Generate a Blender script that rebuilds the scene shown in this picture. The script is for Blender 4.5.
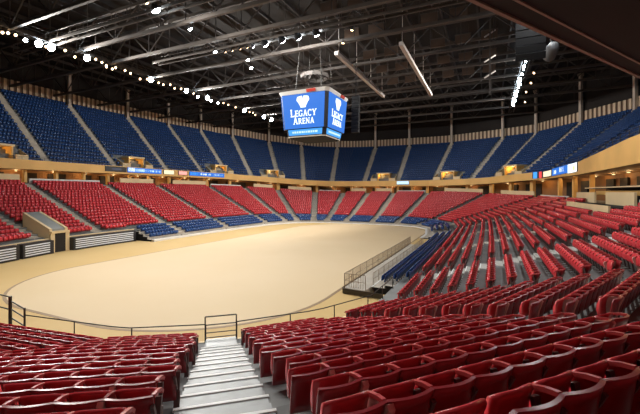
import bpy, math, random
import numpy as np
from mathutils import Vector, Matrix

random.seed(7)
rng = np.random.default_rng(7)
for o in list(bpy.data.objects):
    bpy.data.objects.remove(o)
scene = bpy.context.scene
COL = scene.collection

# ------------------------------------------------------------------ camera
YAW = math.radians(25.0)
CAM = (-0.70, -0.61, 7.0)
cam_data = bpy.data.cameras.new('camera')
cam_data.sensor_width = 36.0
cam_data.lens = 36.0 * 360.0 / 640.0
cam_data.shift_y = -15.0 / 640.0
cam_data.clip_start = 0.05
cam_data.clip_end = 500
cam = bpy.data.objects.new('camera', cam_data)
COL.objects.link(cam)
cam.location = CAM
cam.rotation_euler = (math.radians(90), 0, YAW)
scene.camera = cam

# ------------------------------------------------------------------ world, exposure
world = bpy.data.worlds.new('world')
scene.world = world
world.use_nodes = True
world.node_tree.nodes['Background'].inputs[0].default_value = (1.0, 0.9, 0.8, 1)
world.node_tree.nodes['Background'].inputs[1].default_value = 0.012
vs = scene.view_settings
vs.view_transform = 'Standard'
vs.look = 'None'
vs.exposure = 1.15
vs.gamma = 1.0
vs.use_curve_mapping = False
FLOOD_W = 2600.0        # watts of one large flood lamp
SMALL_W = 700.0         # watts of one small flood lamp
CONC_W = 50.0          # watts of one concourse lamp

# ------------------------------------------------------------------ materials
def mat(name, col, rough=0.6, metal=0.0, noise=0.0, scale=4.0, spec=0.5, col2=None, coat=0.0):
    m = bpy.data.materials.new(name)
    m.use_nodes = True
    nt = m.node_tree
    b = nt.nodes['Principled BSDF']
    b.inputs['Base Color'].default_value = (*col, 1)
    b.inputs['Roughness'].default_value = rough
    b.inputs['Metallic'].default_value = metal
    b.inputs['Specular IOR Level'].default_value = spec
    b.inputs['Coat Weight'].default_value = coat
    if noise > 0 or col2 is not None:
        tc = nt.nodes.new('ShaderNodeTexCoord')
        n = nt.nodes.new('ShaderNodeTexNoise')
        n.inputs['Scale'].default_value = scale
        n.inputs['Detail'].default_value = 4
        r = nt.nodes.new('ShaderNodeValToRGB')
        c2 = col2 if col2 is not None else tuple(min(1, c * (1 + noise)) for c in col)
        c1 = col if col2 is not None else tuple(c * (1 - noise) for c in col)
        r.color_ramp.elements[0].color = (*c1, 1)
        r.color_ramp.elements[1].color = (*c2, 1)
        r.color_ramp.elements[0].position = 0.3
        r.color_ramp.elements[1].position = 0.7
        nt.links.new(tc.outputs['Object'], n.inputs['Vector'])
        nt.links.new(n.outputs['Fac'], r.inputs['Fac'])
        nt.links.new(r.outputs['Color'], b.inputs['Base Color'])
    return m

def emis(name, col, strength):
    m = bpy.data.materials.new(name)
    m.use_nodes = True
    b = m.node_tree.nodes['Principled BSDF']
    b.inputs['Base Color'].default_value = (0.02, 0.02, 0.02, 1)
    b.inputs['Roughness'].default_value = 0.8
    b.inputs['Specular IOR Level'].default_value = 0.1
    b.inputs['Emission Color'].default_value = (*col, 1)
    b.inputs['Emission Strength'].default_value = strength
    return m

M = {}
M['concrete'] = mat('concrete', (0.20, 0.205, 0.20), 0.75, noise=0.25, scale=0.8)
M['alu'] = mat('stair_metal', (0.30, 0.31, 0.31), 0.38, 0.35, noise=0.12, scale=3.0)
M['nosing'] = mat('nosing_paint', (0.85, 0.85, 0.82), 0.4)
M['stair'] = mat('stair_concrete', (0.46, 0.41, 0.34), 0.7, noise=0.15, scale=1.0)
M['stair_light'] = mat('stair_pale_concrete', (0.40, 0.39, 0.36), 0.6, noise=0.1, scale=1.0)
M['red'] = mat('red_plastic_shaded', (0.25, 0.011, 0.016), 0.30, noise=0.12, scale=2.0, spec=0.5)  # same seat plastic darkened: shade on the backs is put into the colour
M['red_pan_lit'] = mat('red_seat_pan_lit', (0.70, 0.05, 0.062), 0.27, noise=0.10, scale=2.0, spec=0.6)  # brighter copy of the seat red, light on the pans put into it
M['arm'] = mat('red_arm_plastic', (0.55, 0.06, 0.06), 0.35)
M['iron'] = mat('seat_standard_iron', (0.16, 0.11, 0.10), 0.5, 0.3)
M['endpanel'] = mat('end_panel_enamel', (0.66, 0.36, 0.31), 0.4)
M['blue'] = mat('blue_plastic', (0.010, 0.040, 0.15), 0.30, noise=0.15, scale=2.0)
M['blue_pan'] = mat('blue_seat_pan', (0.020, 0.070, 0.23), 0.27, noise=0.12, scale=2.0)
M['tan'] = mat('tan_fascia_paint', (0.88, 0.53, 0.17), 0.6, noise=0.08, scale=0.3)
M['cream'] = mat('cream_paint', (0.80, 0.62, 0.36), 0.6, noise=0.06, scale=0.5)
M['white'] = mat('white_paint', (0.80, 0.79, 0.76), 0.5)
M['conc_wall'] = mat('concourse_wall_paint', (0.26, 0.125, 0.045), 0.7, noise=0.2, scale=0.25)
M['dark'] = mat('dark_wall', (0.020, 0.015, 0.013), 0.85, noise=0.3, scale=0.3)
M['black'] = mat('black_steel', (0.010, 0.010, 0.011), 0.75, spec=0.2)
M['rail'] = mat('dark_rail_steel', (0.05, 0.045, 0.04), 0.4, 0.6)
M['rail_tan'] = mat('bronze_rail', (0.30, 0.24, 0.17), 0.4, 0.5)
M['steel'] = mat('truss_steel', (0.085, 0.070, 0.06), 0.55, 0.2, noise=0.2, scale=0.6)
M['web_steel'] = mat('dark_web_steel', (0.045, 0.036, 0.032), 0.6, 0.1, noise=0.2, scale=0.6)
M['spot_grey'] = mat('spotlight_grey', (0.09, 0.09, 0.095), 0.6)
M['pale_steel'] = mat('pale_beam_steel', (0.58, 0.52, 0.47), 0.5, 0.1, noise=0.1, scale=0.5)
M['deck'] = mat('roof_deck', (0.020, 0.015, 0.012), 0.9, noise=0.4, scale=0.25)
M['baffle'] = mat('brown_baffle', (0.09, 0.055, 0.037), 0.9, noise=0.25, scale=0.6)
M['soffit'] = mat('soffit_brown', (0.016, 0.009, 0.007), 0.8, noise=0.2, scale=0.5)
M['soffit_edge_lit'] = mat('soffit_lit_edge', (0.30, 0.19, 0.15), 0.6)  # lighter colour stands in for light caught along the soffit edge
M['column'] = mat('column_paint', (0.62, 0.52, 0.43), 0.6, noise=0.1, scale=0.6)
M['rib_a'] = mat('rib_panel_tan', (0.76, 0.58, 0.40), 0.6, noise=0.1, scale=0.5)
M['rib_b'] = mat('rib_panel_brown', (0.22, 0.14, 0.09), 0.7, noise=0.1, scale=0.5)
M['floor'] = mat('arena_floor', (0.58, 0.40, 0.17), 0.6, scale=0.10, col2=(0.63, 0.45, 0.21), spec=0.15)
M['sheet'] = mat('floor_cover', (0.66, 0.51, 0.31), 0.6, scale=0.08, col2=(0.70, 0.55, 0.36), spec=0.15)
M['line'] = mat('floor_curb', (0.30, 0.20, 0.11), 0.6)
M['platform'] = mat('platform_deck', (0.50, 0.45, 0.38), 0.6, noise=0.12, scale=0.8)
M['banner'] = mat('black_vinyl', (0.018, 0.018, 0.022), 0.5)
M['stripe'] = mat('pale_nosing', (0.80, 0.85, 0.92), 0.45)
M['tunnel_top'] = mat('tunnel_slab', (0.27, 0.28, 0.27), 0.7, noise=0.15, scale=0.7)
M['screen'] = emis('screen_blue', (0.020, 0.13, 0.50), 0.72)
M['screen_w'] = emis('screen_white', (0.85, 0.95, 1.0), 0.8)
M['screen_l'] = emis('screen_light_blue', (0.06, 0.33, 0.85), 0.6)
M['screen_c'] = emis('screen_pale', (0.55, 0.78, 1.0), 0.6)
M['screen_t'] = emis('screen_tan', (0.75, 0.62, 0.40), 0.8)
M['screen_p'] = emis('screen_pink', (0.85, 0.35, 0.30), 0.7)
M['screen_g'] = emis('screen_green', (0.45, 0.75, 0.20), 0.9)
M['screen_r'] = emis('screen_red', (0.60, 0.05, 0.05), 0.8)
M['screen_d'] = emis('screen_dim', (0.10, 0.11, 0.16), 0.4)
M['redpatch'] = mat('red_sponsor_panel', (0.62, 0.05, 0.03), 0.5)
M['lamp_w'] = emis('lamp_cool_white', (0.72, 0.88, 1.0), 40.0)
M['lamp_y'] = emis('lamp_warm', (1.0, 0.66, 0.36), 5.0)
M['lamp_c'] = emis('lamp_concourse', (1.0, 0.70, 0.30), 1.3)

# ------------------------------------------------------------------ mesh helpers
class MB:
    def __init__(s):
        s.v = []; s.f = []; s.m = []
    def quad(s, a, b, c, d, mi=0):
        n = len(s.v); s.v += [tuple(a), tuple(b), tuple(c), tuple(d)]
        s.f.append((n, n+1, n+2, n+3)); s.m.append(mi)
    def hexa(s, p, mi=0):            # p: 8 points, bottom 4 then top 4, same winding
        n = len(s.v); s.v += [tuple(q) for q in p]
        for f in ((0,3,2,1),(4,5,6,7),(0,1,5,4),(1,2,6,5),(2,3,7,6),(3,0,4,7)):
            s.f.append(tuple(n+i for i in f)); s.m.append(mi)
    def box(s, c, d, mi=0, M4=None):
        x, y, z = c; a, b, e = d[0]/2, d[1]/2, d[2]/2
        p = [(x-a,y-b,z-e),(x+a,y-b,z-e),(x+a,y+b,z-e),(x-a,y+b,z-e),(x-a,y-b,z+e),(x+a,y-b,z+e),(x+a,y+b,z+e),(x-a,y+b,z+e)]
        if M4 is not None: p = [M4 @ Vector(q) for q in p]
        s.hexa(p, mi)
    def bar(s, p, q, w, h=None, mi=0):
        p = Vector(p); q = Vector(q); h = h or w
        d = (q-p).normalized()
        up = Vector((0,0,1)) if abs(d.z) < 0.95 else Vector((1,0,0))
        r = d.cross(up).normalized(); u = r.cross(d)
        r *= w/2; u *= h/2
        s.hexa([p-r-u, p+r-u, q+r-u, q-r-u, p-r+u, p+r+u, q+r+u, q-r+u], mi)
    def tube(s, pts, r, n=6, mi=0):
        pts = [Vector(p) for p in pts]
        base = len(s.v)
        for i, p in enumerate(pts):
            d = (pts[min(i+1, len(pts)-1)] - pts[max(i-1, 0)]).normalized()
            up = Vector((0,0,1)) if abs(d.z) < 0.95 else Vector((1,0,0))
            a = d.cross(up).normalized(); b = a.cross(d)
            for k in range(n):
                t = 2*math.pi*k/n
                s.v.append(tuple(p + a*math.cos(t)*r + b*math.sin(t)*r))
        for i in range(len(pts)-1):
            for k in range(n):
                s.f.append((base+i*n+k, base+i*n+(k+1)%n, base+(i+1)*n+(k+1)%n, base+(i+1)*n+k)); s.m.append(mi)
        s.f.append(tuple(base+k for k in range(n))[::-1]); s.m.append(mi)
        s.f.append(tuple(base+(len(pts)-1)*n+k for k in range(n))); s.m.append(mi)
    def lathe(s, prof, n=16, c=(0,0,0), mi=0):   # prof: (r, z) list
        base = len(s.v)
        for r, z in prof:
            for k in range(n):
                t = 2*math.pi*k/n
                s.v.append((c[0]+r*math.cos(t), c[1]+r*math.sin(t), c[2]+z))
        for i in range(len(prof)-1):
            for k in range(n):
                s.f.append((base+i*n+k, base+i*n+(k+1)%n, base+(i+1)*n+(k+1)%n, base+(i+1)*n+k)); s.m.append(mi)
        s.f.append(tuple(base+k for k in range(n))[::-1]); s.m.append(mi)
        s.f.append(tuple(base+(len(prof)-1)*n+k for k in range(n))); s.m.append(mi)
    def mesh(s, name, mats, smooth=False):
        me = bpy.data.meshes.new(name)
        me.from_pydata(s.v, [], s.f)
        for m in (mats if isinstance(mats, (list, tuple)) else [mats]):
            me.materials.append(M[m])
        me.polygons.foreach_set('material_index', s.m)
        if smooth: me.polygons.foreach_set('use_smooth', [True]*len(s.f))
        me.update()
        return me
    def obj(s, name, mats, parent=None, smooth=False):
        return link(name, s.mesh(name, mats, smooth), parent)

def link(name, data, parent=None):
    o = bpy.data.objects.new(name, data)
    COL.objects.link(o)
    if parent is not None: o.parent = parent
    return o
def tag(o, label, cat, group=None):
    o['label'] = label; o['category'] = cat
    if group: o['group'] = group
    return o
def struct(o):
    o['kind'] = 'structure'; return o
def stuff(o, label, cat):
    o['kind'] = 'stuff'; o['label'] = label; o['category'] = cat; return o
def empty(name, loc=(0,0,0), rz=0.0):
    o = link(name, None); o.location = loc; o.rotation_euler = (0,0,rz)
    o.empty_display_size = 0.2
    return o
ORD = ['zeroth','first','second','third','fourth','fifth','sixth','seventh','eighth','ninth','tenth','eleventh','twelfth','thirteenth','fourteenth','fifteenth','sixteenth','seventeenth','eighteenth','nineteenth','twentieth','twenty-first','twenty-second','twenty-third','twenty-fourth','twenty-fifth','twenty-sixth','twenty-seventh','twenty-eighth','twenty-ninth','thirtieth']
TENS = {3:'thirty',4:'forty',5:'fifty',6:'sixty',7:'seventy',8:'eighty',9:'ninety'}
def nth(n):
    if n < len(ORD): return ORD[n]
    if n % 10 == 0: return TENS[n//10][:-1] + 'ieth' if n < 100 else 'hundredth'
    return TENS.get(n//10, 'hundred') + '-' + ORD[n % 10]

# ------------------------------------------------------------------ plan of the bowl: an oval, offset outwards by t, arc length s
BX, BY, BA, BB, BN = -24.0, 43.0, 20.2, 36.0, 3.7
_ph = np.linspace(0, 2*math.pi, 40001)
_c, _s = np.cos(_ph), np.sin(_ph)
_BA = np.where(_c < 0, 24.6, BA)                      # the far side bulges a little more
_px = BX + _BA*np.sign(_c)*np.abs(_c)**(2/BN); _py = BY + BB*np.sign(_s)*np.abs(_s)**(2/BN)
_nx = np.sign(_c)*np.abs(_c)**(2-2/BN)/_BA; _ny = np.sign(_s)*np.abs(_s)**(2-2/BN)/BB
_l = np.hypot(_nx, _ny); _nx /= _l; _ny /= _l
_S = np.concatenate([[0], np.cumsum(np.hypot(np.diff(_px), np.diff(_py)))]); LEN = _S[-1]
_S0 = _S[np.argmin(np.abs(_px*_ny - _py*_nx) + (np.hypot(_px, _py) > 20)*1e3)]
def bowl0(s):
    q = (np.asarray(s, float) + _S0) % LEN
    return np.interp(q,_S,_px), np.interp(q,_S,_py), np.interp(q,_S,_nx), np.interp(q,_S,_ny)
# the blocks of seats are straight from aisle to aisle: a polygon with mitred offsets
LOW_AISLES = [-4.6, -0.25, 4.2, 7.9, 15.6, 27.5, 39.5, 52.0, 62.0, 69.0, 76.4, 82.6, 88.8, 93.9, 98.2, 103.7, 108.2, 115.0, 127.0, 137.7, 149.0, 156.7, 166.0]
_own = {-12.6: (-21.4, 6.5), -4.6: (-13.35, 7.7), -0.25: (-9.72, 10.0), 4.2: (-6.60, 13.55), 7.9: (-4.80, 17.4), 15.6: (-4.70, 24.6), 27.5: (-4.6, 36.4), 39.5: (-4.6, 48.4), 52.0: (-4.7, 60.5)}
_VS = np.array([-12.6] + LOW_AISLES + [173.0, 179.0, 185.0])
_V = np.array([_own[s] if s in _own else [float(q) for q in bowl0(s)[:2]] for s in _VS])
_E = np.roll(_V, -1, 0) - _V; _E /= np.linalg.norm(_E, axis=1)[:, None]
_SN = np.stack([_E[:, 1], -_E[:, 0]], 1)                      # outward normal of each block
_MI = _SN + np.roll(_SN, 1, 0); _MI /= (1 + (_SN*np.roll(_SN, 1, 0)).sum(1))[:, None]
_VSc = np.append(_VS, _VS[0]+LEN); _Vc = np.vstack([_V, _V[:1]]); _Mc = np.vstack([_MI, _MI[:1]])
def bowl(s):
    q = (np.asarray(s, float) - _VS[0]) % LEN + _VS[0]
    return (np.interp(q,_VSc,_Vc[:,0]), np.interp(q,_VSc,_Vc[:,1]), np.interp(q,_VSc,_Mc[:,0]), np.interp(q,_VSc,_Mc[:,1]))
def facing(s):                                                 # outward normal of the block at s
    q = (np.asarray(s, float) - _VS[0]) % LEN + _VS[0]
    k = np.clip(np.searchsorted(_VSc, q, 'right')-1, 0, len(_VS)-1)
    return _SN[k, 0], _SN[k, 1]
def pos(s, t, z=0.0):
    x, y, a, b = bowl(s)
    return Vector((float(x+a*t), float(y+b*t), float(z)))
def wl(s): return np.maximum(0, -bowl0(s)[2])**2
def fr(s): return np.maximum(0, bowl0(s)[3])**2
def z0(s): return 0.94 + 0.85*wl(s) + 0.30*fr(s)
def rise(s): return 0.263 + 0.100*wl(s) + 0.040*fr(s)
PITCH = 0.85; SEATB = 0.68          # tread depth, seat back behind the tread's front
NROW = 18
TTOP = NROW*PITCH - SEATB            # 14.62
def zrow(s, i): return z0(s) + rise(s)*i
def ztop(s): return zrow(s, NROW)
T_F = 15.5                           # fascia of the upper deck
def zf1(s): return 10.0 + 0.9*(1-fr(s)) + 1.0*wl(s)      # fascia top
def zfp(s): return zf1(s) + 1.0*np.clip((60.0-np.asarray(s,float))/28.0, 0, 1)*(np.asarray(s,float) < 90)
def zf0(s): return zf1(s) - 1.45
NUP = 20; UP = 0.77; TU = 16.0
def zu(s, i): return zf1(s) - 0.55 + (0.585 + 0.115*wl(s))*i
T_BACK = TU + NUP*UP
def zub(s): return zu(s, NUP) + 0.25
S_UP0, S_UP1 = 22.0, 172.0
Z_ROOF = 32.0
CA, SA = math.cos(YAW), math.sin(YAW)
def px(x, y, z):
    x = x-CAM[0]; y = y-CAM[1]
    d = -SA*x + CA*y; u = CA*x + SA*y
    d = np.where(np.abs(d) < 1e-3, 1e-3, d)
    return 320+360*u/d, 192+360*(CAM[2]-z)/d, d
def at_px(X, Y, z=None, d=None):      # the point seen at a pixel, on a level z or at a depth d
    if d is None: d = 360*(CAM[2]-z)/(Y-192)
    u = (X-320)/360*d; zz = CAM[2] - (Y-192)/360*d
    return Vector((CAM[0]+u*CA-d*SA, CAM[1]+u*SA+d*CA, zz))
def s_at(X, t, zfun, lo, hi):
    sv = np.linspace(lo, hi, 6000); x, y, a, b = bowl(sv)
    q, _, d = px(x+a*t, y+b*t, zfun(sv))
    return float(sv[np.argmin(np.where(d > 1, np.abs(q-X), 1e9))])

def ring(mb, prof, s0, s1, mi=0, step=0.5, closed=False):   # prof: list of (t, zfun or number); a strip between each two
    n = max(2, int((s1-s0)/step)+1); sv = np.linspace(s0, s1, n); x, y, a, b = bowl(sv)
    base = len(mb.v); k = len(prof)
    cols = []
    for t, zf in prof:
        z = zf(sv) if callable(zf) else np.full(n, float(zf))
        cols.append(np.stack([x+a*t, y+b*t, z], 1))
    for i in range(n):
        for c in cols: mb.v.append(tuple(c[i]))
    for i in range(n-1):
        for j in range(k if closed else k-1):
            j2 = (j+1) % k
            mb.f.append((base+i*k+j, base+(i+1)*k+j, base+(i+1)*k+j2, base+i*k+j2)); mb.m.append(mi)
    if closed:
        mb.f.append(tuple(base+j for j in range(k))); mb.m.append(mi)
        mb.f.append(tuple(base+(n-1)*k+j for j in range(k))[::-1]); mb.m.append(mi)

# ================================================================== SETTING
# floor with the covered rink inside its curb
b = MB(); b.quad((-110,-60,0),(70,-60,0),(70,140,0),(-110,140,0))
struct(b.obj('floor', 'floor'))
def rounded(x0,y0,x1,y1,r,n=14):
    p=[]
    for cx,cy,a0 in ((x1-r,y0+r,-90),(x1-r,y1-r,0),(x0+r,y1-r,90),(x0+r,y0+r,180)):
        for k in range(n+1):
            a=math.radians(a0+90*k/n); p.append((cx+r*math.cos(a),cy+r*math.sin(a)))
    return p
def slab(name, poly, z0_, z1_, m, parent=None):
    b=MB(); n=len(poly)
    b.v=[(x,y,z0_) for x,y in poly]+[(x,y,z1_) for x,y in poly]
    b.f=[tuple(range(n,2*n))]+[(i,(i+1)%n,n+(i+1)%n,n+i) for i in range(n)]; b.m=[0]*(n+1)
    return b.obj(name,m,parent)
struct(slab('floor_curb', rounded(-35.7,11.3,-10.2,72.6,9.7), 0, 0.012, 'line'))
struct(slab('floor_cover', rounded(-35.5,11.5,-10.4,72.4,9.5), 0, 0.02, 'sheet'))

# lower terrace: stepped concrete all round
FRONT_T = -1.55
b = MB()
prof = [(FRONT_T, 0.0), (FRONT_T, lambda s: z0(s)-0.12), (-SEATB, lambda s: z0(s)-0.12)]
for i in range(NROW):
    prof += [(i*PITCH-SEATB, (lambda s, i=i: zrow(s, i))), ((i+1)*PITCH-SEATB, (lambda s, i=i: zrow(s, i)))]
prof += [(TTOP, ztop), (21.0, ztop)]
ring(b, prof, 0, LEN, 0, 0.6)
struct(b.obj('floor_terrace', 'concrete'))
# front wall of the terrace, painted
b = MB(); ring(b, [(FRONT_T-0.06, 0.0), (FRONT_T-0.06, lambda s: z0(s)-0.12), (FRONT_T+0.12, lambda s: z0(s)-0.10)], -14, 9.0, 0, 0.6)
ring(b, [(FRONT_T-0.06, 0.0), (FRONT_T-0.06, lambda s: z0(s)-0.12), (FRONT_T+0.12, lambda s: z0(s)-0.10)], 144.2, 176, 0, 0.6)
struct(b.obj('wall_rink_side', 'cream'))

# upper deck: fascia, stepped deck, underside
b = MB()
ring(b, [(T_F, zf0), (T_F, zfp), (T_F+0.22, zfp), (T_F+0.22, lambda s: zf1(s)-0.55)], S_UP0, S_UP1)
struct(b.obj('wall_fascia', 'tan'))
b = MB()
prof = [(T_F+0.22, lambda s: zf1(s)-0.55)]
for i in range(NUP):
    prof += [(TU+i*UP, (lambda s, i=i: zu(s, i))), (TU+(i+1)*UP, (lambda s, i=i: zu(s, i)))]
ring(b, prof, S_UP0, S_UP1)
struct(b.obj('floor_upper_deck', 'concrete'))
b = MB(); ring(b, [(T_F, zf0), (T_BACK+0.6, zf0)], S_UP0, S_UP1)
struct(b.obj('ceiling_concourse', 'conc_wall'))
# concourse back wall and dark doorways
b = MB(); ring(b, [(20.6, lambda s: ztop(s)-0.05), (20.6, zf0)], S_UP0, S_UP1)
struct(b.obj('wall_concourse', 'conc_wall'))
# ribbed band above the last upper row, then the dark wall up to the roof
b = MB()
sv = np.linspace(S_UP0, S_UP1, 2)
def band(s0, s1):
    # walk along the arc at t=T_BACK, panel pitch about 0.95 m
    q = np.linspace(s0, s1, 8000); x,y,a,c = bowl(q); X=x+a*T_BACK; Y=y+c*T_BACK
    Ls=np.concatenate([[0],np.cumsum(np.hypot(np.diff(X),np.diff(Y)))]); n=int(Ls[-1]/0.5)
    return np.interp(np.linspace(0,Ls[-1],n+1),Ls,q)
qs = band(S_UP0, S_UP1)
for k in range(len(qs)-1):
    sa, sb = qs[k], qs[k+1]
    tt = T_BACK + (0.0 if k % 2 == 0 else 0.22)
    h = 2.0
    za, zb = float(zub(sa)), float(zub(sb))
    A, B_ = pos(sa, tt, za), pos(sb, tt, zb)
    b.quad(A, B_, B_+Vector((0,0,h)), A+Vector((0,0,h)), 0 if k % 2 == 0 else 1)
    t2 = T_BACK + (0.22 if k % 2 == 0 else 0.0)
    C_ = pos(sb, t2, zb)
    b.quad(B_, C_, C_+Vector((0,0,h)), B_+Vector((0,0,h)), 1)
struct(b.obj('wall_rib_band', ['rib_a', 'rib_b']))
b = MB(); ring(b, [(T_BACK+0.05, lambda s: zu(s, NUP)-0.8), (T_BACK+0.05, zub)], S_UP0, S_UP1, 0)
ring(b, [(T_BACK+0.5, lambda s: zub(s)+1.9), (T_BACK+0.5, Z_ROOF+0.5)], S_UP0, S_UP1, 0)
ring(b, [(T_BACK-0.05, lambda s: zub(s)+2.0), (T_BACK+0.5, lambda s: zub(s)+2.05)], S_UP0, S_UP1, 0)
struct(b.obj('wall_upper', 'dark'))
# roof
b = MB(); b.quad((-100,-40,Z_ROOF),(60,-40,Z_ROOF),(60,130,Z_ROOF),(-100,130,Z_ROOF))
struct(b.obj('roof', 'deck'))

# ------------------------------------------------------------------ stairs
UP_AISLES = [22.5, 30.8, 39.0, 47.0, 54.8, 61.9, 65.2, 68.8, 71.4, 76.0, 82.3, 90.0, 95.8, 99.8, 103.2, 106.8, 110.7, 115.2, 123.5, 134.3, 145.2, 155.5, 166.0]
AW = 1.25
def stair(s, w, n0, n1, p, tf, zf, r, mats, name, noser=True):
    P = pos(s, 0); x,y,a,c = [float(v) for v in bowl(s)]
    N = Vector((a,c,0)); T = Vector((-c,a,0)).normalized()
    b = MB()
    for i in range(n0, n1):
        za = float(zf(s,i)); h = float(r(s))
        t0 = tf + i*p
        def bx(ta, tb, zb, zt, mi, ww=w):
            q = [P+N*ta-T*ww/2, P+N*ta+T*ww/2, P+N*tb+T*ww/2, P+N*tb-T*ww/2]
            b.hexa([v+Vector((0,0,zb)) for v in q]+[v+Vector((0,0,zt)) for v in q], mi)
        bx(t0-0.02, t0+p/2, za-h*0.9, za+0.02, 0)
        bx(t0+p/2, t0+p+0.05, za-h*0.4, za+h/2+0.02, 0)
        if noser:
            bx(t0-0.035, t0+0.03, za-0.02, za+0.035, 1, w*1.03)
            for sg in ():
                q=[P+N*(t0-0.05)+T*(sg*w/2-0.05), P+N*(t0-0.05)+T*(sg*w/2+0.05), P+N*(t0+0.08)+T*(sg*w/2+0.05), P+N*(t0+0.08)+T*(sg*w/2-0.05)]
                b.hexa([v+Vector((0,0,za)) for v in q]+[v+Vector((0,0,za+0.045)) for v in q], 1)
    return struct(b.obj(name, mats))
for k, s in enumerate(LOW_AISLES):
    if k == 0: continue
    near = k == 1
    lo = -4 if 45 < s < 142 else 0
    stair(s, 1.45 if near else 1.7 if k==4 else AW, 0, 16 if near else NROW, PITCH, -SEATB, zrow, rise, ['alu' if near else 'stair_light' if k==4 else 'stair', 'nosing'], 'stairs', near or k in (2,3,4))
# landing at the foot of the near stairs
x,y,a,c = [float(v) for v in bowl(-0.25)]
Pn = Vector((x,y,0)); Nn = Vector((a,c,0)); Tn = Vector((-c,a,0)).normalized()
b = MB(); q=[Pn+Nn*FRONT_T-Tn*AW/2, Pn+Nn*FRONT_T+Tn*AW/2, Pn+Nn*(-SEATB)+Tn*AW/2, Pn+Nn*(-SEATB)-Tn*AW/2]
zz=float(z0(-0.25)); b.hexa([v+Vector((0,0,zz-0.12)) for v in q]+[v+Vector((0,0,zz+0.01)) for v in q]); struct(b.obj('floor_landing','alu'))
for s in UP_AISLES:
    stair(s, 1.1, 0, NUP, UP, TU, zu, lambda q: zu(q,1)-zu(q,0), ['stair', 'nosing'], 'stairs_upper', False)

# ------------------------------------------------------------------ columns at the back of the upper deck
for s in UP_AISLES:
    p = pos(s, T_BACK-0.35)
    z = float(zu(s, NUP-1))
    b = MB(); b.box((0,0,(Z_ROOF-z)/2), (0.55,0.55,Z_ROOF-z)); b.box((0,0,0.2),(0.75,0.75,0.4)); b.box((0,0,Z_ROOF-z-0.3),(0.9,0.9,0.6))
    o = b.obj('column', 'column'); o.location = (p.x,p.y,z); o.rotation_euler=(0,0,math.atan2(float(bowl(s)[3]),float(bowl(s)[2])))
    struct(o)

# ------------------------------------------------------------------ roof trusses, joists
for Y in (3.0, 9.5, 16, 22.5, 30.2, 35.2, 42.5, 51.5, 59, 67, 75, 83, 92, 101):
    b = MB(); x0,x1 = -92, 44
    b.bar((x0,Y,26.4),(x1,Y,26.4),0.34,0.40); b.bar((x0,Y,30.2),(x1,Y,30.2),0.34,0.40)
    n=34
    for k in range(n):
        xa=x0+(x1-x0)*k/n; xb=x0+(x1-x0)*(k+1)/n
        if k%2==0: b.bar((xa,Y,26.5),(xb,Y,30.1),0.14,mi=1)
        else: b.bar((xa,Y,30.1),(xb,Y,26.5),0.14,mi=1)
        b.bar((xb,Y,26.5),(xb,Y,30.1),0.10,mi=1)
    struct(b.obj('roof_truss',['steel','web_steel']))
for k in range(30):
    X=-90+4.4*k
    b=MB(); b.bar((X,-20,31.2),(X,118,31.2),0.22,0.5); struct(b.obj('roof_joist','web_steel'))
for (X,ya,yb,w) in ((-19.5,44.9,69.5,0.50),(-10.8,45.5,72.5,0.50)):
    b=MB(); b.bar((X,ya,26.0),(X,yb,26.0),w,0.5)
    for k in range(4):
        yy=ya+1+(yb-ya-2)*k/3; b.bar((X,yy,26.2),(X,yy,31.0),0.08)
    struct(b.obj('roof_beam','pale_steel'))
for (Y,xa,xb,z) in ((38.0,-46,4,26.3),(27.0,-60,4,26.3),(12.5,-42,4,26.3)):
    b=MB(); b.bar((xa,Y-0.5,z),(xb,Y-0.5,z),0.14,0.3); b.bar((xa,Y+0.5,z),(xb,Y+0.5,z),0.14,0.3)
    b.bar((xa,Y-0.5,z+1.1),(xb,Y-0.5,z+1.1),0.06); b.bar((xa,Y+0.5,z+1.1),(xb,Y+0.5,z+1.1),0.06)
    n=int((xb-xa)/2.5)
    for k in range(n+1):
        X=xa+(xb-xa)*k/n
        b.bar((X,Y-0.5,z),(X,Y+0.5,z),0.08); b.bar((X,Y-0.5,z),(X,Y-0.5,z+1.1),0.05); b.bar((X,Y+0.5,z),(X,Y+0.5,z+1.1),0.05)
        if k%3==0: b.bar((X,Y,z),(X,Y,31.2),0.06)
    struct(b.obj('roof_catwalk','steel'))
for (X,ya,yb,z) in ((-52.3,14,98,26.4),(4.4,0,98,26.4)):
    b=MB()
    for dx in (-0.5,0.5):
        b.bar((X+dx,ya,z),(X+dx,yb,z),0.14,0.3); b.bar((X+dx,ya,z+1.1),(X+dx,yb,z+1.1),0.06)
    n=int((yb-ya)/2.5)
    for k in range(n+1):
        Y=ya+(yb-ya)*k/n
        b.bar((X-0.5,Y,z),(X+0.5,Y,z),0.08)
        for dx in (-0.5,0.5): b.bar((X+dx,Y,z),(X+dx,Y,z+1.1),0.05)
        if k%3==0: b.bar((X,Y,z),(X,Y,31.2),0.06)
    struct(b.obj('roof_catwalk','steel'))

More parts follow.
